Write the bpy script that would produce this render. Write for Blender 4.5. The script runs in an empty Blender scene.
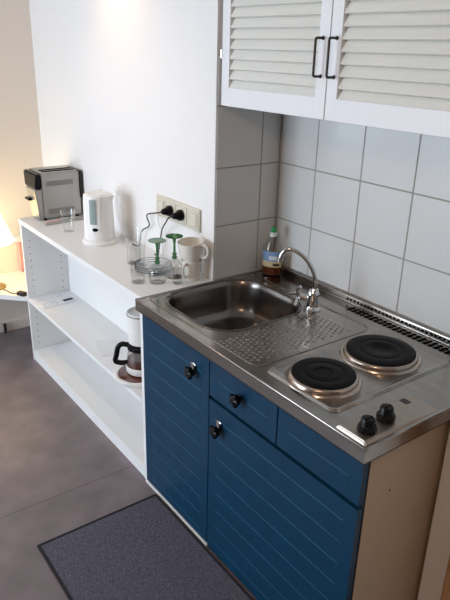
import bpy, bmesh, math, random
from mathutils import Vector, Matrix
random.seed(7)
PI = math.pi
col = bpy.context.scene.collection
H = 0.746          # worktop height
B = 0.600          # back wall of the kitchen niche
D = 0.3156         # wall plane behind the shelf

# ------------------------------------------------------------------ materials
MATS = {}
def mat(name, color, rough=0.5, metal=0.0, trans=0.0, ior=1.45, emit=None, estr=0.0, noise=None, bump=None,
        coat=0.0, spec=None, stretch=None):
    """noise=(scale, amount, detail) varies the base colour; bump=(scale, strength)"""
    m = bpy.data.materials.new(name); m.use_nodes = True
    nt = m.node_tree; b = nt.nodes['Principled BSDF']
    b.inputs['Base Color'].default_value = (*color, 1)
    b.inputs['Roughness'].default_value = rough
    b.inputs['Metallic'].default_value = metal
    b.inputs['Transmission Weight'].default_value = trans
    b.inputs['IOR'].default_value = ior
    b.inputs['Coat Weight'].default_value = coat
    if spec is not None: b.inputs['Specular IOR Level'].default_value = spec
    if emit: 
        b.inputs['Emission Color'].default_value = (*emit, 1); b.inputs['Emission Strength'].default_value = estr
    tc = nt.nodes.new('ShaderNodeTexCoord'); mp = nt.nodes.new('ShaderNodeMapping')
    nt.links.new(tc.outputs['Object'], mp.inputs['Vector'])
    if stretch: mp.inputs['Scale'].default_value = stretch
    if noise:
        n = nt.nodes.new('ShaderNodeTexNoise'); n.inputs['Scale'].default_value = noise[0]
        n.inputs['Detail'].default_value = noise[2] if len(noise) > 2 else 4
        nt.links.new(mp.outputs[0], n.inputs['Vector'])
        r = nt.nodes.new('ShaderNodeValToRGB')
        a = noise[1]
        r.color_ramp.elements[0].color = (*[max(0, c*(1-a)) for c in color], 1)
        r.color_ramp.elements[1].color = (*[min(1, c*(1+a)) for c in color], 1)
        r.color_ramp.elements[0].position = .3; r.color_ramp.elements[1].position = .7
        nt.links.new(n.outputs['Fac'], r.inputs['Fac']); nt.links.new(r.outputs['Color'], b.inputs['Base Color'])
    if bump:
        n2 = nt.nodes.new('ShaderNodeTexNoise'); n2.inputs['Scale'].default_value = bump[0]; n2.inputs['Detail'].default_value = 3
        nt.links.new(mp.outputs[0], n2.inputs['Vector'])
        bp = nt.nodes.new('ShaderNodeBump'); bp.inputs['Strength'].default_value = bump[1]; bp.inputs['Distance'].default_value = .002
        nt.links.new(n2.outputs['Fac'], bp.inputs['Height']); nt.links.new(bp.outputs['Normal'], b.inputs['Normal'])
    MATS[name] = m
    return m

M_wall   = mat('white_plaster', (.80, .79, .775), .75, bump=(60, .15))
M_wallw  = mat('warm_plaster', (.84, .765, .69), .8, bump=(60, .15))
M_ceil   = mat('ceiling_paint', (.50, .48, .45), .9)  # unseen ceiling, toned down to dim the reflections in the bowl
M_walld  = mat('darkened_unseen_wall', (.26, .21, .17), .9)  # unseen walls, colour darkened so the steel reflects a dim room
M_tile   = mat('white_tile_glaze', (.64, .645, .635), .22, noise=(3, .03), coat=.2)
M_grout  = mat('grey_grout', (.33, .31, .28), .9)
M_floor  = mat('grey_brown_linoleum', (.185, .157, .165), .42, noise=(7, .22, 8), bump=(40, .1))
M_rug    = mat('dark_grey_rug_pile', (.108, .108, .140), .98, noise=(260, .55, 6), bump=(300, 1.0), spec=.1)
M_rugb   = mat('rug_binding', (.018, .016, .02), .9)
M_blue   = mat('blue_painted_front', (.003, .037, .082), .38, noise=(14, .12), spec=.35)
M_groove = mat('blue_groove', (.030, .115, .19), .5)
M_carc   = mat('cream_cabinet_board', (.52, .40, .28), .55, noise=(5, .05))
M_white  = mat('white_laminate', (.80, .81, .81), .35)
M_white2 = mat('white_lacquer', (.79, .79, .805), .35)
M_slat   = mat('cream_white_slat', (.76, .755, .70), .5, noise=(40, .03), stretch=(.2, 1, 4))
M_hole   = mat('dark_peg_hole', (.06, .06, .06), .9)
M_steel  = mat('brushed_steel', (.35, .32, .29), .21, metal=1.0, noise=(30, .12), bump=(90, .035), stretch=(.15, 1, 1))
M_steelb = mat('shaded_bowl_steel', (.20, .18, .165), .25, metal=1.0, bump=(80, .1), stretch=(.2, 1, 1))  # worktop steel darkened, the bowl's dim reflections put into its colour
M_steelc = mat('dull_panel_steel', (.42, .36, .31), .42, metal=1.0)
M_ring   = mat('hotplate_ring_steel', (.50, .42, .36), .24, metal=1.0)
M_chrome = mat('chrome', (.66, .66, .66), .08, metal=1.0)
M_iron   = mat('black_cast_iron', (.006, .0055, .0055), .5, spec=.12, bump=(200, .2))
M_black  = mat('black_plastic', (.006, .006, .007), .25, spec=.2)
M_blackm = mat('matt_black', (.012, .012, .013), .6)
M_slot   = mat('dark_slot', (.004, .004, .004), .9, spec=0.0)
M_red    = mat('dark_red_lens', (.035, .006, .006), .3)
M_bronze = mat('dark_bronze', (.06, .05, .045), .35, metal=.7)
M_cream  = mat('cream_plastic', (.64, .60, .50), .4)
M_porc   = mat('cream_porcelain', (.80, .77, .70), .15, coat=.4)
def thin_glass(name, tint, refl, rough=.03):
    m = bpy.data.materials.new(name); m.use_nodes = True; nt = m.node_tree; nt.nodes.remove(nt.nodes['Principled BSDF'])
    t = nt.nodes.new('ShaderNodeBsdfTransparent'); t.inputs[0].default_value = (*tint, 1)
    g = nt.nodes.new('ShaderNodeBsdfGlossy'); g.inputs['Roughness'].default_value = rough
    l = nt.nodes.new('ShaderNodeLayerWeight'); l.inputs['Blend'].default_value = .5
    p = nt.nodes.new('ShaderNodeMath'); p.operation = 'POWER'; p.inputs[1].default_value = 3.0
    q = nt.nodes.new('ShaderNodeMath'); q.operation = 'MULTIPLY_ADD'; q.inputs[1].default_value = refl; q.inputs[2].default_value = .045
    nt.links.new(l.outputs['Facing'], p.inputs[0]); nt.links.new(p.outputs[0], q.inputs[0])
    x = nt.nodes.new('ShaderNodeMixShader')
    nt.links.new(q.outputs[0], x.inputs['Fac']); nt.links.new(t.outputs[0], x.inputs[1]); nt.links.new(g.outputs[0], x.inputs[2])
    nt.links.new(x.outputs[0], nt.nodes['Material Output'].inputs['Surface']); return m
M_glass  = thin_glass('clear_glass', (.988, .992, .99), .60)
M_green  = mat('green_glass', (.10, .30, .13), .08, trans=.6, ior=1.45)
M_kettle = mat('white_kettle_plastic', (.83, .82, .80), .28)
M_gauge  = mat('grey_green_gauge', (.30, .37, .36), .2)
M_silver = mat('silver_grey_metal', (.40, .39, .37), .38, metal=.65, noise=(8, .08))
M_silvd  = mat('grey_vent', (.20, .20, .19), .6)
M_paper  = mat('paper', (.74, .76, .78), .8)
M_print  = mat('grey_print', (.58, .62, .66), .8)
M_brown  = mat('brown_coffee_plate', (.11, .030, .014), .2, coat=.5)
M_soap   = mat('brown_washing_up_liquid', (.16, .025, .008), .1, trans=.35, ior=1.36)
M_pet    = thin_glass('clear_plastic', (.93, .92, .90), .40, .08)
M_lblue  = mat('blue_label', (.20, .34, .56), .4)
M_lyel   = mat('yellow_label', (.60, .50, .28), .4)
M_lwht   = mat('white_label', (.75, .77, .80), .4)
M_capg   = mat('green_cap', (.02, .32, .09), .35)
M_shade  = mat('lamp_shade_fabric', (.85, .72, .48), .8, emit=(1, .80, .42), estr=3.5)
M_pink   = mat('pink_card', (.72, .36, .32), .7)
M_wood   = mat('orange_brown_wood', (.46, .26, .12), .5, noise=(20, .25), stretch=(6, 6, .6))
M_brass  = mat('brass', (.35, .26, .10), .35, metal=.8)
M_bulb   = mat('warm_bulb', (1, .8, .5), .5, emit=(1, .62, .30), estr=12)
M_wframe = mat('window_frame_white', (.8, .8, .8), .5)
M_rim    = mat('dark_rim', (.03, .03, .03), .4)

# ------------------------------------------------------------------ mesh builder
class MB:
    def __init__(s): s.v = []; s.f = []; s.mi = []; s.sm = []
    def add(s, vs, fs, mi=0, smooth=False, M=None):
        n = len(s.v)
        s.v += [tuple(M @ Vector(v)) if M else tuple(v) for v in vs]
        s.f += [[i+n for i in f] for f in fs]; s.mi += [mi]*len(fs); s.sm += [smooth]*len(fs)
        return s
    def box(s, a, b, mi=0, bev=0.0, M=None, smooth=False):
        if bev <= 0:
            (x0, y0, z0), (x1, y1, z1) = a, b
            vs = [(x0,y0,z0),(x1,y0,z0),(x1,y1,z0),(x0,y1,z0),(x0,y0,z1),(x1,y0,z1),(x1,y1,z1),(x0,y1,z1)]
            return s.add(vs, [(0,3,2,1),(4,5,6,7),(0,1,5,4),(1,2,6,5),(2,3,7,6),(3,0,4,7)], mi, False, M)
        bm = bmesh.new(); bmesh.ops.create_cube(bm, size=1)
        for v in bm.verts:
            for i in range(3): v.co[i] = (a[i]+b[i])/2 + v.co[i]*(b[i]-a[i])
        bmesh.ops.bevel(bm, geom=bm.edges[:], offset=bev, segments=2, affect='EDGES', profile=.5)
        return s.bm(bm, mi, smooth, M)
    def bm(s, bm, mi=0, smooth=False, M=None):
        bm.verts.index_update()
        s.add([v.co[:] for v in bm.verts], [[v.index for v in f.verts] for f in bm.faces], mi, smooth, M); bm.free(); return s
    def lathe(s, prof, c=(0,0,0), n=32, mi=0, smooth=True, M=None, rad=None, close=False):
        """prof: list of (r, z); rad(theta) optional radius factor"""
        vs = []; fs = []
        T = Matrix.Translation(c)
        if M: T = T @ M
        for (r, z) in prof:
            for k in range(n):
                t = 2*PI*k/n; q = r*(rad(t) if rad else 1)
                vs.append((q*math.cos(t), q*math.sin(t), z))
        m = len(prof)
        for i in range(m - (0 if close else 1)):
            j = (i+1) % m
            for k in range(n):
                fs.append((i*n+k, i*n+(k+1)%n, j*n+(k+1)%n, j*n+k))
        if not close:
            if prof[0][0] > 1e-6: fs.append(tuple(range(n-1, -1, -1)))
            if prof[-1][0] > 1e-6: fs.append(tuple((m-1)*n+k for k in range(n)))
        return s.add(vs, fs, mi, smooth, T)
    def tube(s, pts, r, n=10, mi=0, cap=True, closed=False):
        P = [Vector(p) for p in pts]; R = r if isinstance(r, (list, tuple)) else [r]*len(P)
        vs = []; fs = []; m = len(P); up = None
        for i, p in enumerate(P):
            if closed: d = (P[(i+1) % m]-P[i-1]).normalized()
            else: d = (P[min(i+1, m-1)]-P[max(i-1, 0)]).normalized()
            if up is None:
                up = Vector((0,0,1)) if abs(d.z) < .9 else Vector((1,0,0))
            a = (up - d*up.dot(d)).normalized(); b = d.cross(a); up = a
            for k in range(n):
                t = 2*PI*k/n; vs.append(tuple(p + (a*math.cos(t)+b*math.sin(t))*R[i]))
        for i in range(m - (0 if closed else 1)):
            j = (i+1) % m
            for k in range(n): fs.append((i*n+k, i*n+(k+1)%n, j*n+(k+1)%n, j*n+k))
        if cap and not closed:
            fs.append(tuple(range(n-1,-1,-1))); fs.append(tuple((m-1)*n+k for k in range(n)))
        return s.add(vs, fs, mi, True)
    def build(s, name, mats, parent=None, origin=None, recalc=True):
        if not isinstance(mats, (list, tuple)): mats = [mats]
        o0 = Vector(origin) if origin else Vector((0,0,0))
        if parent: o0 = wloc(parent)
        me = bpy.data.meshes.new(name)
        me.from_pydata([tuple(Vector(v)-o0) for v in s.v], [], s.f)
        for m in mats: me.materials.append(m)
        for p, i, q in zip(me.polygons, s.mi, s.sm): p.material_index = i; p.use_smooth = q
        if recalc:
            b = bmesh.new(); b.from_mesh(me); bmesh.ops.recalc_face_normals(b, faces=b.faces); b.to_mesh(me); b.free()
        if any(s.sm):
            me.set_sharp_from_angle(angle=math.radians(42))
        o = bpy.data.objects.new(name, me); col.objects.link(o)
        if parent: o.parent = parent
        else: o.location = o0
        return o
def wloc(o):
    v = Vector(o.location)
    while o.parent: o = o.parent; v = v + Vector(o.location)
    return v
def tag(o, label=None, cat=None, group=None, kind=None):
    if label: o['label'] = label
    if cat: o['category'] = cat
    if group: o['group'] = group
    if kind: o['kind'] = kind
    return o
def thing(name, loc, label, cat, group=None):
    o = bpy.data.objects.new(name, None); col.objects.link(o); o.location = loc; o.empty_display_size = .05
    return tag(o, label, cat, group)
def struct(name, mb, m): return tag(mb.build(name, m), kind='structure')
def smooth_pts(ps, n=6):
    """Catmull-Rom through ps"""
    P = [Vector(p) for p in ps]; P = [P[0]*2-P[1]] + P + [P[-1]*2-P[-2]]; out = []
    for i in range(1, len(P)-2):
        for k in range(n):
            t = k/n; a, b, c, d = P[i-1:i+3]
            out.append(.5*((2*b)+(c-a)*t+(2*a-5*b+4*c-d)*t*t+(3*b-a-3*c+d)*t**3))
    out.append(P[-2]); return [tuple(p) for p in out]
def RX(a): return Matrix.Rotation(a, 4, 'X')
def RZ(a): return Matrix.Rotation(a, 4, 'Z')
def TR(x, y, z): return Matrix.Translation((x, y, z))
FWD = RX(PI/2)     # turns +Z of a lathe to -Y (towards the room)

# ------------------------------------------------------------------ the room
XL, XR, YR, ZC = -1.6, 2.7, -3.1, 2.45
mb = MB()      # floor with a joint cut into it
for a, b in ((XL, -.1115), (-.1100, XR)): mb.box((a, YR, -.05), (b, .75, 0), 0)
mb.box((-.1115, YR, -.05), (-.1100, .75, -.003), 1)
struct('floor', mb, [M_floor, M_blackm])
struct('ceiling', MB().box((XL-.1, YR-.1, ZC), (XR+.1, .8, ZC+.1)), M_ceil)
struct('wall_back', MB().box((XL, D, 0), (-.004, B+.15, ZC)), M_wall)
# the left wall with a tall window opening (out of frame, lets in the daylight)
WY0, WY1, WZ0, WZ1 = -2.6, -1.35, .85, 2.15
mb = MB().box((XL-.12, YR, 0), (XL, WY0, ZC)).box((XL-.12, WY1, 0), (XL, B+.15, ZC))
mb.box((XL-.12, WY0, 0), (XL, WY1, WZ0)).box((XL-.12, WY0, WZ1), (XL, WY1, ZC))
struct('wall_left', mb, M_wallw)
mb = MB()
for y in (WY0, (WY0+WY1)/2-.03, WY1-.06): mb.box((XL-.09, y, WZ0), (XL-.03, y+.06, WZ1), bev=.004)
for z in (WZ0, WZ1-.06): mb.box((XL-.088, WY0, z), (XL-.032, WY1, z+.06), bev=.004)
struct('window_1', mb, M_wframe)
struct('wall_right', MB().box((XR, YR, 0), (XR+.1, .7, ZC)), M_walld)
# rear wall with a window
RX0, RX1, RZ0, RZ1 = -1.5, .0, .12, 2.1
mb = MB().box((XL, YR-.12, 0), (RX0, YR, ZC)).box((RX1, YR-.12, 0), (XR, YR, ZC))
mb.box((RX0, YR-.12, 0), (RX1, YR, RZ0)).box((RX0, YR-.12, RZ1), (RX1, YR, ZC))
struct('wall_rear', mb, M_walld)
mb = MB()
for x in (RX0, (RX0+RX1)/2-.03, RX1-.06): mb.box((x, YR-.09, RZ0), (x+.06, YR-.03, RZ1), bev=.004)
for z in (RZ0, RZ1-.06): mb.box((RX0, YR-.088, z), (RX1, YR-.032, z+.06), bev=.004)
struct('window_2', mb, M_wframe)
# wall on the right of the niche, flush with the wall behind the shelf
struct('wall_front_right', MB().box((.996, D, 0), (XR, B+.15, ZC)), M_wall)
struct('wall_niche', MB().box((-.004, B, 0), (.996, B+.15, ZC)), M_wall)
struct('baseboard_left', MB().box((XL, -1.3, 0), (XL+.012, D, .06), bev=.002), M_wallw)
mb = MB().box((1.070, D-.022, 0), (1.135, D, 2.05), bev=.004)
struct('trim_1', mb, M_wood)
# tiled faces of the niche: single tiles on a bed of grout
def tiles(name, us, zs, place):
    mb = MB(); g = .0022
    for i in range(len(us)-1):
        for j in range(len(zs)-1):
            a, b = place(us[i]+g, us[i+1]-g, zs[j]+g, zs[j+1]-g, 0, .006); mb.box(a, b, 0, .0012)
    a, b = place(us[0], us[-1], zs[0], zs[-1], -.0, .0045); mb.box(a, b, 1)
    return struct(name, mb, [M_tile, M_grout])
zs = [.7443, .9448, 1.1452, 1.3456, 1.50]
tiles('wall_tiles_back', [.0065, .187, .388, .589, .790, .9895], [.770]+zs[1:],
      lambda a, b, c, d, p, q: ((a, B-q, c), (b, B-p, d)))
tiles('wall_tiles_left', [D+.001, .5101, .5935], [H+.0005]+zs[1:], lambda a, b, c, d, p, q: ((-.004+p, a, c), (-.004+q, b, d)))
tiles('wall_tiles_right', [D+.001, .5101, .5935], [H+.0005]+zs[1:], lambda a, b, c, d, p, q: ((.996-q, a, c), (.996-p, b, d)))

# ------------------------------------------------------------------ kitchenette base cabinet
cab = thing('base_cabinet', (.5, .3, 0), 'blue-fronted kitchenette base cabinet with cream side, under the steel worktop', 'cabinet')
FY = .0225   # face of the doors
mb = MB().box((.003, .0425, .0), (.018, .583, .704))
mb.box((.018, .0425, .012), (.970, .583, .028)); mb.box((.018, .570, .028), (.970, .583, .700)); mb.box((.394, .046, .028), (.406, .568, .55))
mb.box((.018, .0425, .688), (.970, .06, .704))
mb.box((.0, .0225, .0), (.0036, .30, .704))
mb.build('carcass', M_white, cab)
mb = MB().box((.970, .0445, 0), (.985, .583, .704), bev=.001)
mb.box((.9848, .1245, .5705), (.9856, .1295, .5755), 1)
tag(mb.build('side_panel', [M_carc, M_hole], cab), 'cream side board')
tag(MB().box((.0, .0185, 0), (.402, .0415, .0085), bev=.001).build('plinth', M_white, cab), 'narrow white strip under the door')
def front(name, x0, x1, z0, z1, grooves, inset=.038):
    mb = MB(); y0, y1 = FY, FY+.019; g = .0015; dp = .0010
    edges = [z0] + sum([[z-g, z+g] for z in grooves], []) + [z1]
    # frame members and boards, with real grooves cut between the boards
    mb.box((x0, y0, z0), (x0+inset, y1, z1)); mb.box((x1-inset, y0, z0), (x1, y1, z1))
    for i in range(0, len(edges), 2): mb.box((x0+inset, y0, edges[i]), (x1-inset, y1, edges[i+1]))
    for z in grooves: mb.box((x0+inset, y0+dp*.5, z-g), (x1-inset, y1, z+g), 1)
    for x in (x0+inset, x1-inset): mb.box((x-.0006, y0-.0003, z0+.004), (x+.0006, y0+.001, z1-.004), 0)
    return mb.build(name, [M_blue, M_groove], cab)
def knob(parent, x, z, plate=True):
    k = MB().lathe([(0, .0), (.0065, .0), (.006, .012), (.0165, .015), (.0185, .021), (.0165, .027), (.008, .030), (0, .031)],
                   (x, FY, z), 40, M=FWD, rad=lambda t: 1+.20*math.cos(5*t)).build('knob', M_black, parent)
    if plate:
        tag(MB().lathe([(.0, .0), (.0150, .0), (.0150, .0016), (.012, .003), (.0, .003)], (x-.004, FY-.0002, z+.012), 28, M=FWD)
            .box((x-.020, FY-.0022, z+.020), (x+.014, FY, z+.024)).build('rosette', M_chrome, k), 'shiny metal plate')
        
    return k
MB().box((.398, .0417, .545), (.969, .0424, .600)).box((.690, .0417, .6002), (.708, .0424, .700)).box((.970, .0415, .002), (.9842, .0442, .703)).build('dark_gap_strips', M_blackm, cab)  # black strips behind the gaps, standing in for their shade
g0 = [.04+.0655*k for k in range(10)]
dl = front('door', .004, .396, .012, .7015, g0); knob(dl, .320, .617)
dr = front('door', .4005, .9825, .004, .562, [.045+.066*k for k in range(8)]); knob(dr, .456, .484)
dw = front('drawer', .4005, .6965, .574, .7015, [.634]); knob(dw, .547, .636, False)
front('front_panel', .7015, .983, .574, .7015, [.634])

# ------------------------------------------------------------------ worktop with sink and hob
top = thing('steel_worktop', (.5, .3, H), 'stainless steel kitchenette worktop with sink bowl, dimpled drainer and two hotplates', 'worktop')
def rrect(cx, cy, hx, hy, r, n=10, z=0.0):
    out = []
    for k, (sx, sy) in enumerate(((1,1),(-1,1),(-1,-1),(1,-1))):
        for i in range(n+1):
            a = PI/2*(k + i/n)
            out.append((cx+sx*(hx-r)+r*math.cos(a), cy+sy*(hy-r)+r*math.sin(a), z))
    return out
bc = (.2035, .2520); bh = (.1810, .1875); br = .105
rim = rrect(*bc, *bh, br, 10, H)
# skin of the worktop: L-shaped notches clear both wall corners
outer = [(.0, .0, H), (1.0, .0, H), (1.0, D-.0015, H), (.986, D-.0015, H), (.986, .590, H), (.0055, .590, H), (.0055, D+.001, H), (0, D-.0015, H)]
bm = bmesh.new()
def loop(ps):
    vs = [bm.verts.new(p) for p in ps]
    return vs, [bm.edges.new((vs[i], vs[(i+1) % len(vs)])) for i in range(len(vs))]
ov, oe = loop(outer); iv, ie = loop(rim)
bmesh.ops.triangle_fill(bm, edges=oe+ie, use_beauty=True)
for f in list(bm.faces):       # nothing may bridge the bowl
    c = f.calc_center_median()
    if abs(c.x-bc[0]) < bh[0]*.7 and abs(c.y-bc[1]) < bh[1]*.7 and all(v in iv for v in f.verts): bm.faces.remove(f)
mb = MB(); mb.bm(bm)
sk = [(x, y) for x, y, z in outer]
for (xa, ya), (xb, yb) in zip(sk, sk[1:]+sk[:1]):
    mb.add([(xa,ya,H),(xb,yb,H),(xb,yb,H-.038),(xa,ya,H-.038)], [(0,1,2,3)])
mb.box((.0, .0, H-.0385), (1.0, .018, H-.0360)); mb.box((.988, .018, H-.0385), (1.0, D-.002, H-.0360))
# rolled edge bead along the front and the free right end
mb.box((-.0004, -.0012, H-.006), (1.0012, .0060, H+.0022), bev=.0018, smooth=True)
mb.box((.993, .0, H-.005), (1.0012, D-.002, H+.0022), bev=.0018, smooth=True)
mb.box((0, .0, H-.005), (.006, D-.002, H+.0022), bev=.0018, smooth=True)
mb.box((0.0065, .575, H-.002), (.9855, .591, H+.024), bev=.003)            # upstand at the back
mb.box((0.0065, .571, H+.0005), (.9855, .578, H+.006), bev=.0015)
# pressed bead round the sink and drainer area
bead = rrect(.302, .258, .290, .222, .03, 6, H+.0004)
mb.tube(bead, .0022, 6, closed=True)
def mbtop(): pass
mb.build('worktop_sheet', M_steel, top, recalc=False)
# dimples of the drainer
mb = MB()
for j in range(22):
    for i in range(9):
        x = .412+i*.0175+(.00875 if j % 2 else 0); y = .050+j*.0172
        if x > .572 or y > .425: continue
        mb.lathe([(.0056, 0), (.0046, .0014), (.0022, .0024), (0, .0026)], (x, y, H-.0001), 8)
tag(mb.build('drainer_dimples', M_steel, top), kind='stuff')
# bowl
prof = [(0, .0006), (.003, .0006), (.006, -.004), (.010, -.02), (.015, -.07), (.020, -.100), (.030, -.118), (.048, -.128), (.075, -.131), (.12, -.133)]
vs = []; fs = []; n = len(rim)
for k, (ins, dz) in enumerate(prof):
    vs += rrect(*bc, bh[0]-ins, bh[1]-ins, max(.02, br-ins*.8), 10, H+dz)
for k in range(len(prof)-1):
    for i in range(n): fs.append((k*n+i, k*n+(i+1) % n, (k+1)*n+(i+1) % n, (k+1)*n+i))
fs.append(tuple((len(prof)-1)*n+i for i in range(n)))
mb = MB().add(vs, fs, 0, True)
mb.tube(rrect(*bc, bh[0]+.003, bh[1]+.003, br, 10, H+.0003), .0028, 6, closed=True)
bowl = mb.build('sink_bowl', M_steelb, top, recalc=False)
mb = MB().lathe([(.0, .0), (.030, .0), (.034, .002), (.036, .0), (.036, -.001)], (.205, .262, H-.1325), 32)
mb.lathe([(.0, .0008), (.022, .0008), (.022, .0014), (0, .0014)], (.205, .262, H-.1325), 24, 1)
mb.build('drain', [M_chrome, M_slot], bowl)
mb = MB().lathe([(0, 0), (.013, 0), (.0145, .003), (.010, .005), (0, .005)], (.352, .375, H-.036), 24, M=RZ(.78) @ Matrix.Rotation(-PI/2, 4, 'Y'))
mb.box((.338, .366, H-.040), (.345, .384, H-.032), bev=.002)
mb.build('overflow_fitting', M_chrome, bowl)
# ventilation slots at the back: two rows of slanted slots
mb = MB()
for k in range(29):
    x = .442+k*.0185
    for y0, y1 in ((.527, .543), (.5475, .5635)):
        mb.add([(x, y0, H+.0009), (x+.0125, y0, H+.0009), (x+.0165, y1, H+.0009), (x+.004, y1, H+.0009)], [(0,1,2,3)])
mb.build('vent_slots', M_slot, top); mb = MB()
for k in range(38):
    x = .400+k*.0150
    mb.box((x, .5744, H+.010), (x+.0095, .5752, H+.0175))
mb.build('upstand_slots', M_slot, top)
# hob plate
hob = MB()
o1 = rrect(.7400, .272, .1265, .2300, .022, 6, H+.0002); o2 = rrect(.7400, .272, .1215, .2250, .020, 6, H+.0062)
o3 = rrect(.7400, .272, .1160, .2195, .018, 6, H+.0062); o4 = rrect(.7400, .272, .1110, .2145, .016, 6, H+.0030)
n = len(o1); vs = o1+o2+o3+o4; fs = []
for k in range(3):
    for i in range(n): fs.append((k*n+i, k*n+(i+1) % n, (k+1)*n+(i+1) % n, (k+1)*n+i))
fs.append(tuple(3*n+i for i in range(n)))
hobp = hob.add(vs, fs, 0, True).build('hob_plate', M_steel, top, recalc=False)
def hotplate(x, y, r, lab):
    z = H+.0030
    ring = MB().lathe([(r+.012, .0), (r+.010, .003), (r+.003, .0045), (r+.0025, .011), (r-.001, .0150), (r-.005, .0155), (r-.006, .013)], (x, y, z), 56)
    ring = ring.build('hotplate_ring', M_ring, hobp)
    p = MB().lathe([(r-.004, .010), (r-.004, .0180), (r-.006, .0195), (r*.60, .0195), (r*.585, .0188), (r*.57, .0195), (r*.32, .0195), (r*.29, .0170), (0, .0170)], (x, y, z), 56)
    tag(p.build('hotplate', M_iron, hobp), lab)
hotplate(.735, .137, .0860, 'smaller black hotplate at the front')
hotplate(.729, .360, .0980, 'larger black hotplate at the back')
# raised control panel
vs = [(.905,.005,H),(.9925,.005,H),(.9925,.262,H),(.905,.262,H),(.911,.009,H+.0095),(.9875,.009,H+.0095),(.9875,.205,H+.0035),(.911,.205,H+.0035)]
bm = bmesh.new(); bv = [bm.verts.new(v) for v in vs]
for f in ((0,3,2,1),(4,5,6,7),(0,1,5,4),(1,2,6,5),(2,3,7,6),(3,0,4,7)): bm.faces.new([bv[i] for i in f])
bmesh.ops.bevel(bm, geom=[e for e in bm.edges if e.verts[0].co.z+e.verts[1].co.z > 2*H+.006], offset=.0022, segments=2, affect='EDGES')
ctl = MB().bm(bm).build('control_panel', M_steelc, top)
for x, y in ((.960, .047), (.952, .118)):
    mb = MB().lathe([(.0205, 0), (.0215, .004), (.0205, .013), (.0160, .0155), (.0150, .018), (.0150, .030), (.0135, .0325), (0, .033)],
                    (x, y, H+.0075), 40, rad=lambda t: 1+.035*math.cos(10*t))
    mb.box((x-.0022, y-.0145, H+.0395), (x+.0022, y+.012, H+.0425), bev=.001)
    mb.build('knob', M_black, ctl)
tag(MB().box((.911, .214, H+.0004), (.934, .234, H+.0030), bev=.001).build('pilot_light', M_red, top), 'small dark red square pilot light')

# ------------------------------------------------------------------ tap
tap = thing('tap', (.385, .432, H), 'chrome swan-neck tap behind the sink bowl', 'tap')
mb = MB().lathe([(.0, .0), (.027, .0), (.027, .005), (.020, .010), (.0185, .014), (.0170, .040), (.0195, .048), (.0195, .058), (.015, .066), (.0, .066)], (.385, .432, H), 36)
mb.build('tap_body', M_chrome, tap)
pts = smooth_pts([(.388,.435,.806), (.387,.434,.848), (.377,.425,.885), (.357,.408,.919), (.332,.386,.939), (.315,.370,.939), (.3045,.361,.924), (.3010,.358,.908)], 7)
mb = MB().tube(pts, .0068, 14)
mb.lathe([(.0115, 0), (.0115, .012), (.0085, .016), (.0, .016)], (.388, .435, .804), 24)
mb.tube([(.3012,.358,.912), (.3005,.3575,.898)], .0088, 14)
mb.build('spout', M_chrome, tap)
mb = MB().tube([(.385, .432, H+.036), (.352, .408, H+.040)], [.0125, .0115], 14)
mb.tube(smooth_pts([(.350,.407,H+.028), (.346,.400,H+.046), (.349,.396,H+.066), (.360,.398,H+.078)], 4), [.0045]*12+[.006], 10)
mb.tube([(.352, .409, H+.052), (.322, .388, H+.044)], [.0042, .0055], 10)
mb.tube([(.345, .404, H+.040), (.352, .388, H+.012)], [.0045, .0055], 10)
mb.build('lever', M_chrome, tap)

# ------------------------------------------------------------------ washing-up liquid
bx, by = .058, .537
bot = thing('soap_bottle', (bx, by, H), 'clear washing-up liquid bottle with green cap in the niche corner', 'bottle')
def ov(prof, c, **k): return MB().lathe(prof, c, 32, M=RZ(.55) @ Matrix.Diagonal((1, .62, 1, 1)), **k)
ov([(.0, .001), (.034, .001), (.037, .006), (.037, .095), (.034, .112), (.020, .138), (.0125, .146), (.0125, .152)], (bx, by, H)).build('bottle_shell', M_pet, bot)
tag(ov([(.0, .004), (.033, .004), (.0355, .008), (.0355, .036), (0, .036)], (bx, by, H)).build('liquid', M_soap, bot), 'dark brown liquid')
def arc_label(z0, z1, r, a0, a1, m, name):
    vs = []; fs = []; n = 14
    T = TR(bx, by, H) @ RZ(.55) @ Matrix.Diagonal((1, .62, 1, 1))
    for zz in (z0, z1):
        for rr in (r, r+.0006):
            for i in range(n+1):
                a = a0+(a1-a0)*i/n; vs.append((rr*math.cos(a), rr*math.sin(a), zz))
    w = n+1
    for i in range(n):
        fs += [(w+i, w+i+1, 3*w+i+1, 3*w+i), (i+1, i, 2*w+i, 2*w+i+1), (i, i+1, w+i+1, w+i), (2*w+i, 3*w+i, 3*w+i+1, 2*w+i+1)]
    return MB().add(vs, fs, 0, True, T).build(name, m, bot)
arc_label(.036, .058, .0374, -2.6, -.2, M_lyel, 'lower_label'); arc_label(.058, .094, .0374, -2.6, -.2, M_lblue, 'upper_label')
arc_label(.064, .078, .0380, -1.7, -.9, M_lwht, 'label_patch')
arc_label(.041, .050, .0380, -1.3, -.6, M_blackm, 'label_print')
MB().lathe([(.0, .148), (.0135, .148), (.0135, .160), (.010, .163), (0, .163)], (bx, by, H), 24).build('collar', M_lwht, bot)
MB().lathe([(.0, .163), (.0105, .163), (.010, .178), (.0075, .181), (0, .181)], (bx, by, H), 24).build('cap', M_capg, bot)

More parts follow.
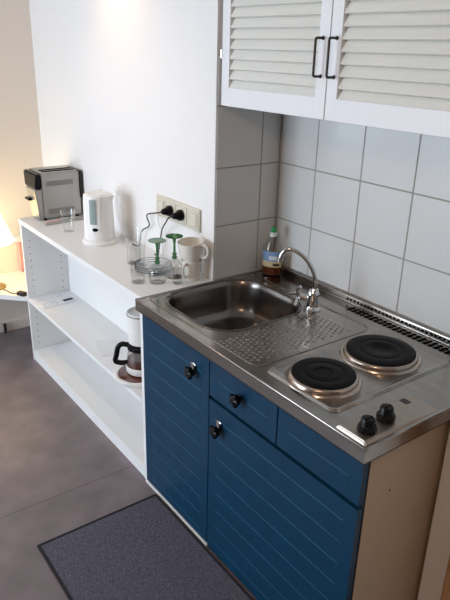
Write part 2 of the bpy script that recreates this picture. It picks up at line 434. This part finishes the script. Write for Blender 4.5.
# ------------------------------------------------------------------ wall cabinet with louvred doors
wc = thing('wall_cabinet', (.49, .46, 1.346), 'white wall cabinet with two louvred doors above the niche', 'cabinet')
mb = MB().box((.003, .348, 1.350), (.018, .590, 1.96)).box((.966, .348, 1.350), (.981, .590, 1.96))
mb.box((.018, .346, 1.3475), (.966, .590, 1.364)).box((.018, .348, 1.945), (.966, .590, 1.96)).box((.018, .580, 1.364), (.966, .590, 1.945))
mb.build('cabinet_box', M_white, wc)
def louvre_door(x0, x1, hx):
    y0, y1 = .326, .347; z0, z1 = 1.3485, 1.958; s, r = .0385, .0560
    f = MB().box((x0, y0, z0), (x0+s, y1, z1), bev=.0015).box((x1-s, y0, z0), (x1, y1, z1), bev=.0015)
    f.box((x0+s-.001, y0, z0), (x1-s+.001, y1, z0+r), bev=.0012).box((x0+s-.001, y0, z1-r), (x1-s+.001, y1, z1), bev=.0012)
    d = f.build('door', M_white2, wc)
    sl = MB(); p = .0293; z = z0+r-.004; k = 0
    while z < z1-r-.01:
        zt = min(z+.0272, z1-r+.004)
        a = [(y0+.0010, z+.0005), (y0+.0070, z-.002), (y0+.0215, zt), (y0+.0165, zt+.001)]
        vs = [(x, y, q) for x in (x0+s-.002, x1-s+.002) for (y, q) in a]
        sl.add(vs, [(0,1,2,3), (7,6,5,4), (0,4,5,1), (1,5,6,2), (2,6,7,3), (3,7,4,0)])
        z += p
    tag(sl.build('louvres', M_slat, d), 'cream louvre slats')
    pts = [(hx, y0+.001, 1.4565), (hx, y0-.022, 1.4565), (hx, y0-.0265, 1.4610), (hx, y0-.0265, 1.5445), (hx, y0-.022, 1.549), (hx, y0+.001, 1.549)]
    h = MB().tube(smooth_pts(pts[:1]+pts[1:3], 3)+smooth_pts(pts[3:], 3), .0034, 10)
    for z in (1.4565, 1.549): h.lathe([(0, 0), (.0055, 0), (.0045, .003), (0, .003)], (hx, y0+.0002, z), 16, M=FWD)
    h.build('handle', M_bronze, d)
    return d
d = louvre_door(.0085, .4715, .4485)
MB().tube([(.0058, .3262, 1.490), (.0058, .3262, 1.514)], .0035, 8).build('hinge', M_chrome, d)
louvre_door(.4745, .979, .497)

# ------------------------------------------------------------------ white shelf unit
sh = thing('shelf_unit', (-.6, .15, 0), 'long white open shelf unit beside the blue cabinet', 'shelf')
L = -1.186; SY = .025; BY = .248
MB().box((L-.003, SY-.003, H-.022), (-.0015, D-.001, H), bev=.0012).build('top_board', M_white, sh)
mb = MB().box((L, SY, 0), (L+.018, BY, H-.0225), bev=.0008)
for y in (.057, .208):
    for k in range(17):
        z = .095+k*.034
        if abs(z-.332) < .03: continue
        mb.lathe([(0, 0), (.0026, 0), (.0026, .0009), (0, .0009)], (L+.0175, y, z), 8, 1, M=Matrix.Rotation(PI/2, 4, 'Y'))
mb.build('side_panel', [M_white, M_hole], sh)
MB().box((-.0205, SY+.001, 0), (-.0025, BY, H-.0225), bev=.0008).build('side_panel', M_white, sh)
MB().box((L+.0185, BY-.006, .02), (-.021, BY, H-.0225)).build('back_panel', M_white, sh)
MB().box((L+.0185, SY+.001, .325), (-.021, BY-.0065, .343), bev=.0008).build('shelf_board', M_white, sh)
MB().box((L+.0185, SY+.001, .040), (-.021, BY-.0065, .058), bev=.0008).build('bottom_board', M_white, sh)
MB().box((L+.0185, SY+.004, .0), (-.021, SY+.020, .0395)).build('plinth', M_white, sh)

# ------------------------------------------------------------------ toaster
tz = H
t = thing('toaster', (-1.15, .2, tz), 'silver-grey long-slot toaster with black front hood at the far end of the shelf', 'toaster')
def taper(x0b, x0t, x1, y0b, y0t, y1, z0, z1, mi=0, bev=.004):
    vs = [(x0b,y0b,z0),(x1,y0b,z0),(x1,y1,z0),(x0b,y1,z0),(x0t,y0t,z1),(x1,y0t,z1),(x1,y1,z1),(x0t,y1,z1)]
    bm = bmesh.new(); bv = [bm.verts.new(v) for v in vs]
    for f in ((0,3,2,1),(4,5,6,7),(0,1,5,4),(1,2,6,5),(2,3,7,6),(3,0,4,7)): bm.faces.new([bv[i] for i in f])
    bmesh.ops.bevel(bm, geom=bm.edges[:], offset=bev, segments=2, affect='EDGES')
    m = MB(); m.bm(bm, mi); return m
mb = taper(-1.200, -1.246, -1.084, .108, .106, .300, tz+.008, tz+.222, bev=.007)
body = mb.build('toaster_body', M_silver, t)
mb = taper(-1.198, -1.215, -1.087, .092, .080, .112, tz+.006, tz+.150, bev=.005)
tag(mb.build('control_face', M_silver, t), 'silver control face')
mb = taper(-1.222, -1.252, -1.083, .080, .088, .114, tz+.148, tz+.218, bev=.006)
tag(mb.build('front_hood', M_black, t), 'glossy black front hood')
MB().box((-1.200, .066, tz+.088), (-1.150, .088, tz+.099), bev=.003).build('lever', M_black, t)
m = MB()
for z in (.128, .112): m.lathe([(0, 0), (.006, 0), (.0055, .004), (0, .004)], (-1.120, .0885, tz+z), 16, M=FWD)
m.build('buttons', M_silvd, t)
for z0, z1 in ((.160, .184), (.030, .054)):
    m = MB()
    for k in range(26):
        y = .135+k*.0050; m.box((-1.0845, y, tz+z0), (-1.0832, y+.0030, tz+z1))
    m.build('side_vent', M_silvd, t)
MB().box((-1.17, .130, tz+.2205), (-1.150, .285, tz+.2235)).box((-1.130, .130, tz+.2205), (-1.110, .285, tz+.2235)).build('bread_slots', M_slot, t)
MB().box((-1.246, .298, tz+.09), (-1.076, .310, tz+.220), bev=.004).build('rear_cap', M_blackm, t)
for x, y in ((-1.175, .12), (-1.098, .12), (-1.175, .28), (-1.098, .28)):
    MB().lathe([(0, 0), (.009, 0), (.009, .012), (0, .012)], (x, y, tz), 12).build('foot', M_blackm, t)

# thin flat case lying in front of the toaster
M = TR(-1.020, .185, tz) @ RZ(.10)
b = MB().box((-.012, -.10, 0.0005), (.012, .10, .012), 0, .003, M)
b.box((-.008, -.095, .0118), (.006, -.02, .0128), 1, 0, M)
tag(b.build('flat_case', [M_silver, M_pink], origin=(-1.02, .185, tz)), 'long thin grey case lying on the shelf beside the toaster', 'case')

# ------------------------------------------------------------------ glass helpers
def glass_obj(name, prof, c, label, group=None, cat='glass', n=28, rad=None, thick=.0016):
    inner = [(max(r-thick, 0.0), z + (thick*1.8 if i == 0 else 0)) for i, (r, z) in enumerate(prof)]
    pr = [(0, prof[0][1])] + prof + inner[::-1] + [(0, inner[0][1])]
    o = MB().lathe(pr, c, n, rad=rad).build(name, M_glass, origin=c)
    return tag(o, label, cat, group)
glass_obj('drinking_glass', [(.022, 0), (.0245, .03), (.0335, .098)], (-.862, .137, H), 'small flared drinking glass standing between toaster and kettle')

# ------------------------------------------------------------------ kettle
kx, ky = -.648, .185
k = thing('kettle', (kx, ky, H), 'white jug kettle with a grey-green water gauge on its base', 'kettle')
MB().lathe([(0, 0), (.073, 0), (.0745, .006), (.070, .016), (.064, .020), (0, .020)], (kx, ky, H), 44).build('kettle_base', M_kettle, k)
MB().lathe([(0, .021), (.062, .021), (.0635, .027), (.0625, .045), (.0600, .190), (.0585, .203), (.054, .2065), (0, .2065)], (kx, ky, H), 48).build('kettle_body', M_kettle, k)
MB().lathe([(0, .2066), (.050, .2066), (.050, .2085), (.045, .2105), (0, .212)], (kx, ky, H), 40).box((kx-.008, ky-.050, H+.205), (kx+.008, ky-.030, H+.2140), bev=.003).build('lid', M_kettle, k)
def patch(mb, c, r, z0, z1, a0, a1, th, mi=0, n=10, corner=0):
    vs = []; fs = []
    for zz in (z0, z1):
        for rr in (r-.002, r+th):
            for i in range(n+1):
                a = a0+(a1-a0)*i/n; vs.append((c[0]+rr*math.cos(a), c[1]+rr*math.sin(a), c[2]+zz))
    w = n+1
    for i in range(n): fs += [(w+i, w+i+1, 3*w+i+1, 3*w+i), (i+1, i, 2*w+i, 2*w+i+1), (i, i+1, w+i+1, w+i), (2*w+i, 3*w+i, 3*w+i+1, 2*w+i+1)]
    fs += [(0, w, 3*w, 2*w), (w+n, n, 2*w+n, 3*w+n)]
    return mb.add(vs, fs, mi, True)
va = math.atan2(-.893-ky, 1.69-kx)       # towards the middle of the room
patch(MB(), (kx, ky, H), .0610, .090, .192, va-.62, va-.16, .0022).build('water_gauge', M_gauge, k)
patch(MB(), (kx, ky, H), .0600, .050, .204, va+.10, va+.14, .0022).build('seam_rib', M_cream, k)
m = MB(); T = TR(kx, ky, H+.068) @ RZ(va-.28-0) @ Matrix.Rotation(PI/2, 4, 'Y')
m.lathe([(0, .0595), (.0125, .0595), (.0115, .0640), (0, .0650)], (0,0,0), 24, M=T @ Matrix.Diagonal((.62, 1, 1, 1))); m.build('badge', M_black, k)
hp = smooth_pts([(kx-.045, ky+.030, H+.198), (kx-.078, ky+.052, H+.195), (kx-.092, ky+.062, H+.150), (kx-.086, ky+.058, H+.085), (kx-.050, ky+.034, H+.062)], 6)
MB().tube(hp, .0085, 12).build('handle', M_kettle, k)
m = MB(); m.add([(kx+.030, ky+.045, H+.165), (kx+.055, ky+.020, H+.165), (kx+.052, ky+.050, H+.204), (kx+.026, ky+.050, H+.2), (kx+.056, ky+.012, H+.2)],
      [(0, 1, 2), (0, 2, 3), (1, 4, 2), (3, 2, 4), (0, 3, 4, 1)]); m.build('spout', M_kettle, k)

# ------------------------------------------------------------------ glasses, plates and mugs at the near end of the shelf
G = 'clear tumblers at the near end of the shelf'
glass_obj('tall_glass', [(.0235, 0), (.0255, .06), (.0285, .135)], (-.137, .086, H), 'tall plain clear glass nearest the front edge of the shelf', None)
glass_obj('tall_glass', [(.024, 0), (.026, .02), (.025, .05), (.031, .11), (.033, .135)], (-.325, .172, H), 'faceted clear glass left of the stacked saucers, nearest the kettle', None,
          rad=lambda a: 1+.03*math.cos(12*a), n=48)
glass_obj('shot_glass', [(.0165, 0), (.0185, .012), (.0155, .035), (.019, .062)], (-.052, .196, H), 'small clear glass just in front of the stacked cups')
# stacked clear saucers with dark rims
for k_ in range(3):
    z = H+.0008+k_*.0085; c = (-.216, .193, z); r = .068
    o = thing('saucer', c, ['lowest of the three dark-rimmed clear saucers beside the wine glasses', 'middle one of the three dark-rimmed clear saucers',
                            'top one of the three dark-rimmed clear saucers'][k_], 'saucer', 'stacked clear saucers')
    MB().lathe([(0, 0), (.038, 0), (.060, .006), (r, .0085), (r, .0098), (.059, .0075), (.038, .0018), (0, .0018)], c, 40).build('dish', M_glass, o)
    MB().tube([(c[0]+r*math.cos(a*PI/20), c[1]+r*math.sin(a*PI/20), z+.0095) for a in range(40)], .0011, 6, closed=True).build('rim', M_rim, o)
def wine(cx, cy, label, z0=H):
    c = (cx, cy, z0); w = thing('wine_glass', c, label, 'wine glass', 'upturned green-stemmed wine glasses')
    MB().lathe([(.028, 0), (.0330, .024), (.0325, .045), (.022, .062), (.008, .070), (0, .071), (0, .0695), (.0075, .0682), (.021, .0605), (.0308, .044), (.0314, .024), (.0265, 0)], c, 32, close=False).build('bowl', M_glass, w)
    MB().lathe([(0, .070), (.008, .070), (.0105, .076), (.0055, .082), (.0095, .088), (.0045, .094), (.0042, .125), (.007, .143), (.024, .150), (.031, .152), (.031, .154), (.012, .1535), (0, .1530)], c, 32).build('stem_and_foot', M_green, w)
wine(-.098, .143, 'upturned wine glass with green stem, the one nearer the shelf front')
wine(-.112, .222, 'upturned wine glass with green stem, the one nearer the stacked cups')
def cup(cx, cy, z, r, h, ha, label, tilt=None):
    c = (cx, cy, z); o = thing('cup', c, label, 'cup', 'stacked cream cups')
    M = Matrix.Identity(4)
    if tilt: M = RZ(tilt[0]) @ RX(tilt[1]) @ RZ(-tilt[0])
    MB().lathe([(0, .002), (r*.56, .002), (r*.58, 0), (r*.66, .0), (r*.68, .004), (r*.80, h*.20), (r*.92, h*.45), (r*.97, h*.8), (r*1.02, h), (r*.985, h+.001), (r*.92, h*.8), (r*.87, h*.45), (r*.74, h*.20), (r*.60, .010), (0, .008)], c, 36, M=M).build('cup_body', M_porc, o)
    ca, sa = math.cos(ha), math.sin(ha); hp = []
    for (q, zz) in ((.90, .82), (1.18, .94), (1.50, .80), (1.52, .50), (1.22, .26), (.84, .30)):
        hp.append(Vector(c) + M @ Vector((ca*r*q, sa*r*q, h*zz)))
    MB().tube(smooth_pts(hp, 5), .0045, 10).build('handle', M_porc, o)
cup(-.060, .262, H, .0370, .072, -1.15, 'lower of the two stacked cream cups by the niche corner')
cup(-.056, .258, H+.0735, .0455, .070, .42, 'upper and wider cream cup stacked on another, handle to the right', (.4, .10))

# ------------------------------------------------------------------ sockets and plugs
s = thing('wall_socket', (-.23, D, .946), 'cream wall socket strip with two plugs in it above the glasses', 'socket')
x0, x1, z0, z1 = -.381, -.081, .905, .988
m = MB().box((x0, D-.009, z0), (x1, D, z1), bev=.003); m.build('frame', M_cream, s)
pz = [x0+.0005+(i+.5)*(x1-x0)/4 for i in range(4)]
for i, px in enumerate(pz):
    if i in (1, 2):
        MB().box((px-.031, D-.0115, z0+.010), (px+.031, D-.0088, z1-.010), bev=.002).lathe([(.0235, 0), (.0235, .0018), (.0215, .0018), (.0215, -.0)], (px, D-.0112, .9465), 28, M=FWD).build('socket_insert', M_cream, s)
    else:
        MB().box((px-.031, D-.0115, z0+.010), (px+.031, D-.0088, z1-.010), bev=.002).box((px-.022, D-.0145, z0+.018), (px+.022, D-.0114, z1-.018), bev=.003).build('switch_rocker', M_cream, s)
def plug(px, cord, label, r=.0026):
    c = (px, D-.013, .9465); o = thing('plug_and_cord', c, label, 'plug')
    MB().lathe([(0, 0), (.0205, 0), (.0205, .012), (.014, .020), (.010, .036), (.0075, .038), (0, .038)], c, 28, M=FWD).build('plug', M_black, o)
    MB().tube(smooth_pts([(px, D-.050, .9465)]+cord, 6), r, 8).build('cord', M_blackm, o)
plug(pz[1], [(px_, y_, z_) for px_, y_, z_ in ((pz[1]-.010, .250, .943), (-.345, .262, .925), (-.400, .285, .908), (-.440, .297, .893), (-.442, .300, .876), (-.425, .298, .862), (-.432, .298, .846), (-.470, .296, .826), (-.490, .294, .800), (-.500, .290, .7495), (-.540, .280, .7492))],
     'black plug with a kinked black cord running left to the kettle')
plug(pz[2], [(pz[2]-.006, .250, .940), (-.230, .258, .915), (-.275, .272, .885), (-.310, .285, .850), (-.330, .292, .815), (-.345, .294, .775), (-.350, .292, .7495), (-.372, .290, .7492)],
     'black plug, right of the two, with its cord hanging straight down')
m = MB().tube(smooth_pts([(-.355, .3035, .930), (-.358, .300, .890), (-.330, .300, .840), (-.325, .298, .790), (-.318, .296, .7495)], 6), .0022, 8)
tag(m.build('white_cord', M_white, origin=(-.318, .296, H)), 'thin white cord hanging from the socket strip behind the glasses', 'cord')

# ------------------------------------------------------------------ coffee maker on the middle shelf
cx, cy, cz = -.176, .096, .343
cm = thing('coffee_maker', (cx, cy, cz), 'white filter coffee maker half hidden behind the blue cabinet', 'coffee maker')
MB().lathe([(0, 0), (.086, 0), (.091, .006), (.091, .015), (.088, .018), (0, .018)], (cx, cy, cz), 48).build('base', M_kettle, cm)
tag(MB().lathe([(0, .0182), (.079, .0182), (.078, .021), (.060, .022), (0, .022)], (cx, cy, cz), 48).build('warming_plate', M_brown, cm), 'red-brown round plate')
qx, qy = cx+.004, cy+.016
m = MB().lathe([(0, .0225), (.050, .0225), (.056, .030), (.060, .060), (.057, .095), (.050, .125), (.0485, .125), (.0555, .094), (.0582, .060), (.0545, .031), (.048, .026), (0, .026)], (qx, qy, cz), 44)
car = m.build('carafe', M_glass, cm)
MB().lathe([(.0570, .028), (.0610, .032), (.0630, .056), (.0608, .057), (.0590, .034), (.0565, .030)], (qx, qy, cz), 44, close=True).build('carafe_band', M_kettle, car)
tag(MB().lathe([(0, .0265), (.047, .0268), (.0535, .032), (.0570, .060), (.0560, .078), (0, .078)], (qx, qy, cz), 36).build('coffee', M_brown, car), 'dark coffee')
MB().lathe([(.0485, .122), (.0545, .123), (.0545, .138), (.050, .141), (0, .143)], (qx, qy, cz), 36).build('carafe_lid', M_black, car)
hp = [(qx-.030, qy-.044, cz+.134), (qx-.042, qy-.062, cz+.136), (qx-.050, qy-.074, cz+.122), (qx-.054, qy-.080, cz+.090), (qx-.058, qy-.083, cz+.064), (qx-.046, qy-.066, cz+.057), (qx-.032, qy-.046, cz+.059)]
MB().tube(smooth_pts(hp, 6), .0100, 10).build('carafe_handle', M_black, car)
MB().lathe([(0, .146), (.045, .146), (.049, .150), (.051, .258), (.0505, .272), (.0475, .272), (.0475, .264), (0, .264)], (qx, qy, cz), 44).build('filter_housing', M_kettle, cm)
MB().lathe([(.0515, .260), (.053, .2605), (.053, .265), (.0515, .2655)], (qx, qy, cz), 44, close=True).build('rim_ring', M_silver, cm)
MB().box((cx+.055, cy+.020, cz+.018), (cx+.120, cy+.100, cz+.280), bev=.012).build('water_tank', M_kettle, cm)

# papers on the middle shelf
mg = thing('brochure', (-1.08, .13, .343), 'open printed brochure lying at the far end of the middle shelf', 'brochure')
T = TR(-1.082, .120, .3435) @ RZ(.10)
MB().box((-.078, -.088, 0), (.078, .090, .0018), 0, 0, T).box((-.076, -.085, .0018), (.070, .087, .0032), 0, 0, T).build('pages', M_paper, mg)
MB().box((.030, .030, .0032), (.055, .082, .0037), 0, 0, T).build('dark_tab', M_blackm, mg)
m = MB()
for i in range(7): m.box((-.065, -.070+i*.020, .0032), (-.010, -.064+i*.020, .0035), 0, 0, T)
for i in range(4): m.box((.005, -.070+i*.020, .0032), (.058, -.064+i*.020, .0035), 0, 0, T)
m.build('print', M_print, mg)
T = TR(-.465, .115, .3435) @ RZ(-.25)
tag(MB().box((-.075, -.045, 0), (.075, .045, .0012), 0, 0, T).build('paper_sheet', M_paper, origin=(-.465, .115, .3435)), 'thin white sheet of paper lying in the middle of the shelf', 'paper')

# ------------------------------------------------------------------ corner table with lamp
TZ = .345
tb = thing('corner_table', (-1.42, .05, 0), 'low white corner table between the shelf unit and the left wall', 'table')
poly = [(-1.597, -.285), (-1.190, .024), (-1.190, .312), (-1.597, .312)]
def slab(mb, ps, z0, z1, mi=0):
    n = len(ps); return mb.add([(x, y, z0) for x, y in ps]+[(x, y, z1) for x, y in ps],
        [tuple(range(n-1, -1, -1)), tuple(range(n, 2*n))]+[(i, (i+1) % n, n+(i+1) % n, n+i) for i in range(n)], mi)
curve = [(-1.597+.407*t, -.285+.309*t-.030*math.sin(PI*t)) for t in [i/12 for i in range(13)]]
slab(MB(), curve+[(-1.190, .312), (-1.597, .312)], TZ-.024, TZ).build('table_top', M_white, tb)
for x, y in ((-1.57, -.20), (-1.57, .285), (-1.225, .285)): MB().lathe([(0, 0), (.014, 0), (.014, TZ-.0245), (0, TZ-.0245)], (x, y, 0), 16).build('leg', M_white, tb)

lx, ly = -1.405, -.065
lp = thing('table_lamp', (lx, ly, TZ), 'glowing table lamp with cream shade on the corner table', 'lamp')
MB().lathe([(0, 0), (.055, 0), (.055, .008), (.018, .016), (.010, .030), (.022, .07), (.028, .11), (.016, .16), (.008, .19), (.008, .26), (0, .26)], (lx, ly, TZ), 32).build('lamp_base', M_brass, lp)
MB().lathe([(.120, .245), (.060, .400), (.058, .400), (.118, .245)], (lx, ly, TZ), 40, close=True).build('lamp_shade', M_shade, lp)
MB().lathe([(0, .262), (.010, .264), (.022, .292), (.024, .305), (.016, .325), (0, .331)], (lx, ly, TZ), 20).build('bulb', M_bulb, lp)
sw = thing('lamp_switch', (-1.215, .010, TZ), 'small black inline switch on the lamp cord at the table edge', 'switch')
T = TR(-1.222, .012, TZ+.0005) @ RZ(.45)
MB().box((-.023, -.013, 0), (.023, .013, .020), 0, .003, T).build('switch_body', M_blackm, sw)
MB().tube(smooth_pts([(-1.240, .003, TZ+.006), (-1.275, -.022, TZ+.003), (-1.320, -.032, TZ+.003), (-1.342, -.040, TZ+.003)], 5), .0025, 8).build('cord', M_blackm, sw)
bxo = thing('pink_board', (-1.577, .2, TZ), 'pale pink board with white top rail leaning at the lit left wall', 'board')
MB().box((-1.594, .128, TZ), (-1.560, .300, TZ+.175), bev=.003).build('board', M_pink, bxo)
MB().box((-1.595, .115, TZ+.1755), (-1.545, .305, TZ+.200), bev=.003).build('rail', M_white, bxo)
o = MB().lathe([(0, 0), (.008, 0), (.008, .055), (.004, .058), (0, .058)], (-1.575, .008, 0), 14).build('door_stop', M_blackm, origin=(-1.575, .008, 0))
tag(o, 'small dark post standing on the floor against the left skirting', 'stop')

# ------------------------------------------------------------------ rug
rg = thing('rug', (.55, -.2, 0), 'dark grey rectangular rug with black binding on the floor before the kitchenette', 'rug')
mb = MB()
nx, ny = 60, 24; X0, X1, Y0, Y1 = .097, 1.09, -.424, .003
vs = [(X0+(X1-X0)*i/nx, Y0+(Y1-Y0)*j/ny, .0062+random.uniform(0, .0007)) for j in range(ny+1) for i in range(nx+1)]
fs = [(j*(nx+1)+i, j*(nx+1)+i+1, (j+1)*(nx+1)+i+1, (j+1)*(nx+1)+i) for j in range(ny) for i in range(nx)]
mb.add(vs, fs, 0, True)
mb.box((X0, Y0, .0006), (X1, Y1, .0058)); mb.build('pile', M_rug, rg, recalc=False)
e = .010
m = MB().box((X0-e, Y0-e, .0002), (X0, Y1+e, .0078), bev=.002).box((X1, Y0-e, .0002), (X1+e, Y1+e, .0078), bev=.002)
m.box((X0-.001, Y0-e, .0002), (X1+.001, Y0, .0078), bev=.002).box((X0-.001, Y1, .0002), (X1+.001, Y1+e, .0078), bev=.002)
m.build('binding', M_rugb, rg)

# ------------------------------------------------------------------ wall lamp just above the frame on the long wall
wl = thing('wall_lamp', (-.655, D, 1.80), 'small brass wall lamp high on the long white wall', 'lamp')
MB().lathe([(0, 0), (.035, 0), (.033, .010), (0, .014)], (-.655, D, 1.86), 28, M=FWD).tube([(-.655, D-.01, 1.86), (-.655, D-.07, 1.875), (-.655, D-.085, 1.85)], .006, 10).build('bracket', M_brass, wl)
MB().lathe([(.014, 0), (.045, -.085), (.043, -.085), (.012, 0)], (-.655, D-.085, 1.855), 28, close=True).build('lamp_shade', M_brass, wl)
MB().lathe([(0, -.02), (.012, -.03), (.018, -.05), (0, -.066)], (-.655, D-.085, 1.855), 18).build('bulb', M_bulb, wl)
# added lamp behind the camera, unseen, warm fill for the side panel
cl = thing('warm_fill_lamp', (1.75, -1.7, ZC), 'added round ceiling lamp, unseen, giving warm fill', 'lamp')
MB().lathe([(0, 0), (.17, 0), (.17, -.03), (.12, -.08), (0, -.095)], (1.75, -1.7, ZC-.001), 36).build('lamp_shade', mat('fill_lamp_opal', (.9, .85, .75), .4, emit=(1, .62, .34), estr=2.0), cl)

sp = thing('shelf_fill_spot', (-.70, -.55, ZC), 'added small spotlight, out of view, brightening the shelf top', 'lamp')  # added spot out of view, brightens and warms the shelf top
MB().lathe([(0, 0), (.045, 0), (.045, -.012), (.012, -.014), (.012, -.05), (0, -.05)], (-.70, -.55, ZC-.0005), 24).build('mount', M_brass, sp)
MB().lathe([(.022, 0), (.045, -.062), (.042, -.062), (.018, 0)], (-.70, -.55, ZC-.050), 28, close=True).build('lamp_shade', M_brass, sp)
# ------------------------------------------------------------------ lights
def area(name, loc, rot, sx, sy, p, c):
    l = bpy.data.lights.new(name, 'AREA'); l.shape = 'RECTANGLE'; l.size = sx; l.size_y = sy; l.energy = p; l.color = c
    o = bpy.data.objects.new(name, l); o.location = loc; o.rotation_euler = rot; col.objects.link(o); return o
def point(name, loc, p, c, r=.03):
    l = bpy.data.lights.new(name, 'POINT'); l.energy = p; l.color = c; l.shadow_soft_size = r
    o = bpy.data.objects.new(name, l); o.location = loc; col.objects.link(o); return o
area('daylight_left', (XL-.14, (WY0+WY1)/2, 1.40), (0, -PI/2, 0), 1.2, 1.3, 18, (.76, .87, 1.0))
area('daylight_rear', ((RX0+RX1)/2, YR-.14, (RZ0+RZ1)/2), (PI/2, 0, 0), 1.5, 1.95, 86, (.76, .87, 1.0))
point('lamp_light', (lx, ly, TZ+.305), 20, (1, .66, .32), .024)
point('wall_lamp_light', (-.655, D-.085, 1.78), .8, (1, .58, .28), .02)
point('warm_fill_light', (1.75, -1.7, ZC-.16), 24, (1, .70, .48), .12)  # added warm fill from behind the camera

def spot(name, loc, tgt, p, c, ang):
    l = bpy.data.lights.new(name, 'SPOT'); l.energy = p; l.color = c; l.spot_size = ang; l.spot_blend = .8; l.shadow_soft_size = .04
    o = bpy.data.objects.new(name, l); o.location = loc; o.rotation_euler = (Vector(tgt)-Vector(loc)).to_track_quat('-Z', 'Y').to_euler(); col.objects.link(o)
spot('shelf_fill_light', (-.70, -.55, 2.33), (-.55, .15, .75), 15, (1, .74, .58), 1.25)  # beam of the added spot, lifts the shelf top
w = bpy.data.worlds.new('world'); bpy.context.scene.world = w; w.use_nodes = True
bg = w.node_tree.nodes['Background']
sky = w.node_tree.nodes.new('ShaderNodeTexSky'); sky.sky_type = 'HOSEK_WILKIE'; sky.turbidity = 6
sky.sun_direction = Vector((.3, -.2, .6)).normalized()
w.node_tree.links.new(sky.outputs[0], bg.inputs['Color']); bg.inputs['Strength'].default_value = .5

# ------------------------------------------------------------------ camera
cam = bpy.data.cameras.new('camera'); co = bpy.data.objects.new('camera', cam); col.objects.link(co)
co.location = (1.6888, -.8933, 1.5197); co.rotation_euler = (1.1839, -.0244, .9388)
cam.sensor_fit = 'VERTICAL'; cam.sensor_height = 24; cam.lens = 24*619.089/600; cam.clip_start = .02
sc = bpy.context.scene; sc.camera = co
sc.view_settings.view_transform = 'Standard'; sc.view_settings.look = 'None'; sc.view_settings.gamma = 1
sc.view_settings.use_curve_mapping = False; sc.view_settings.exposure = 0.24
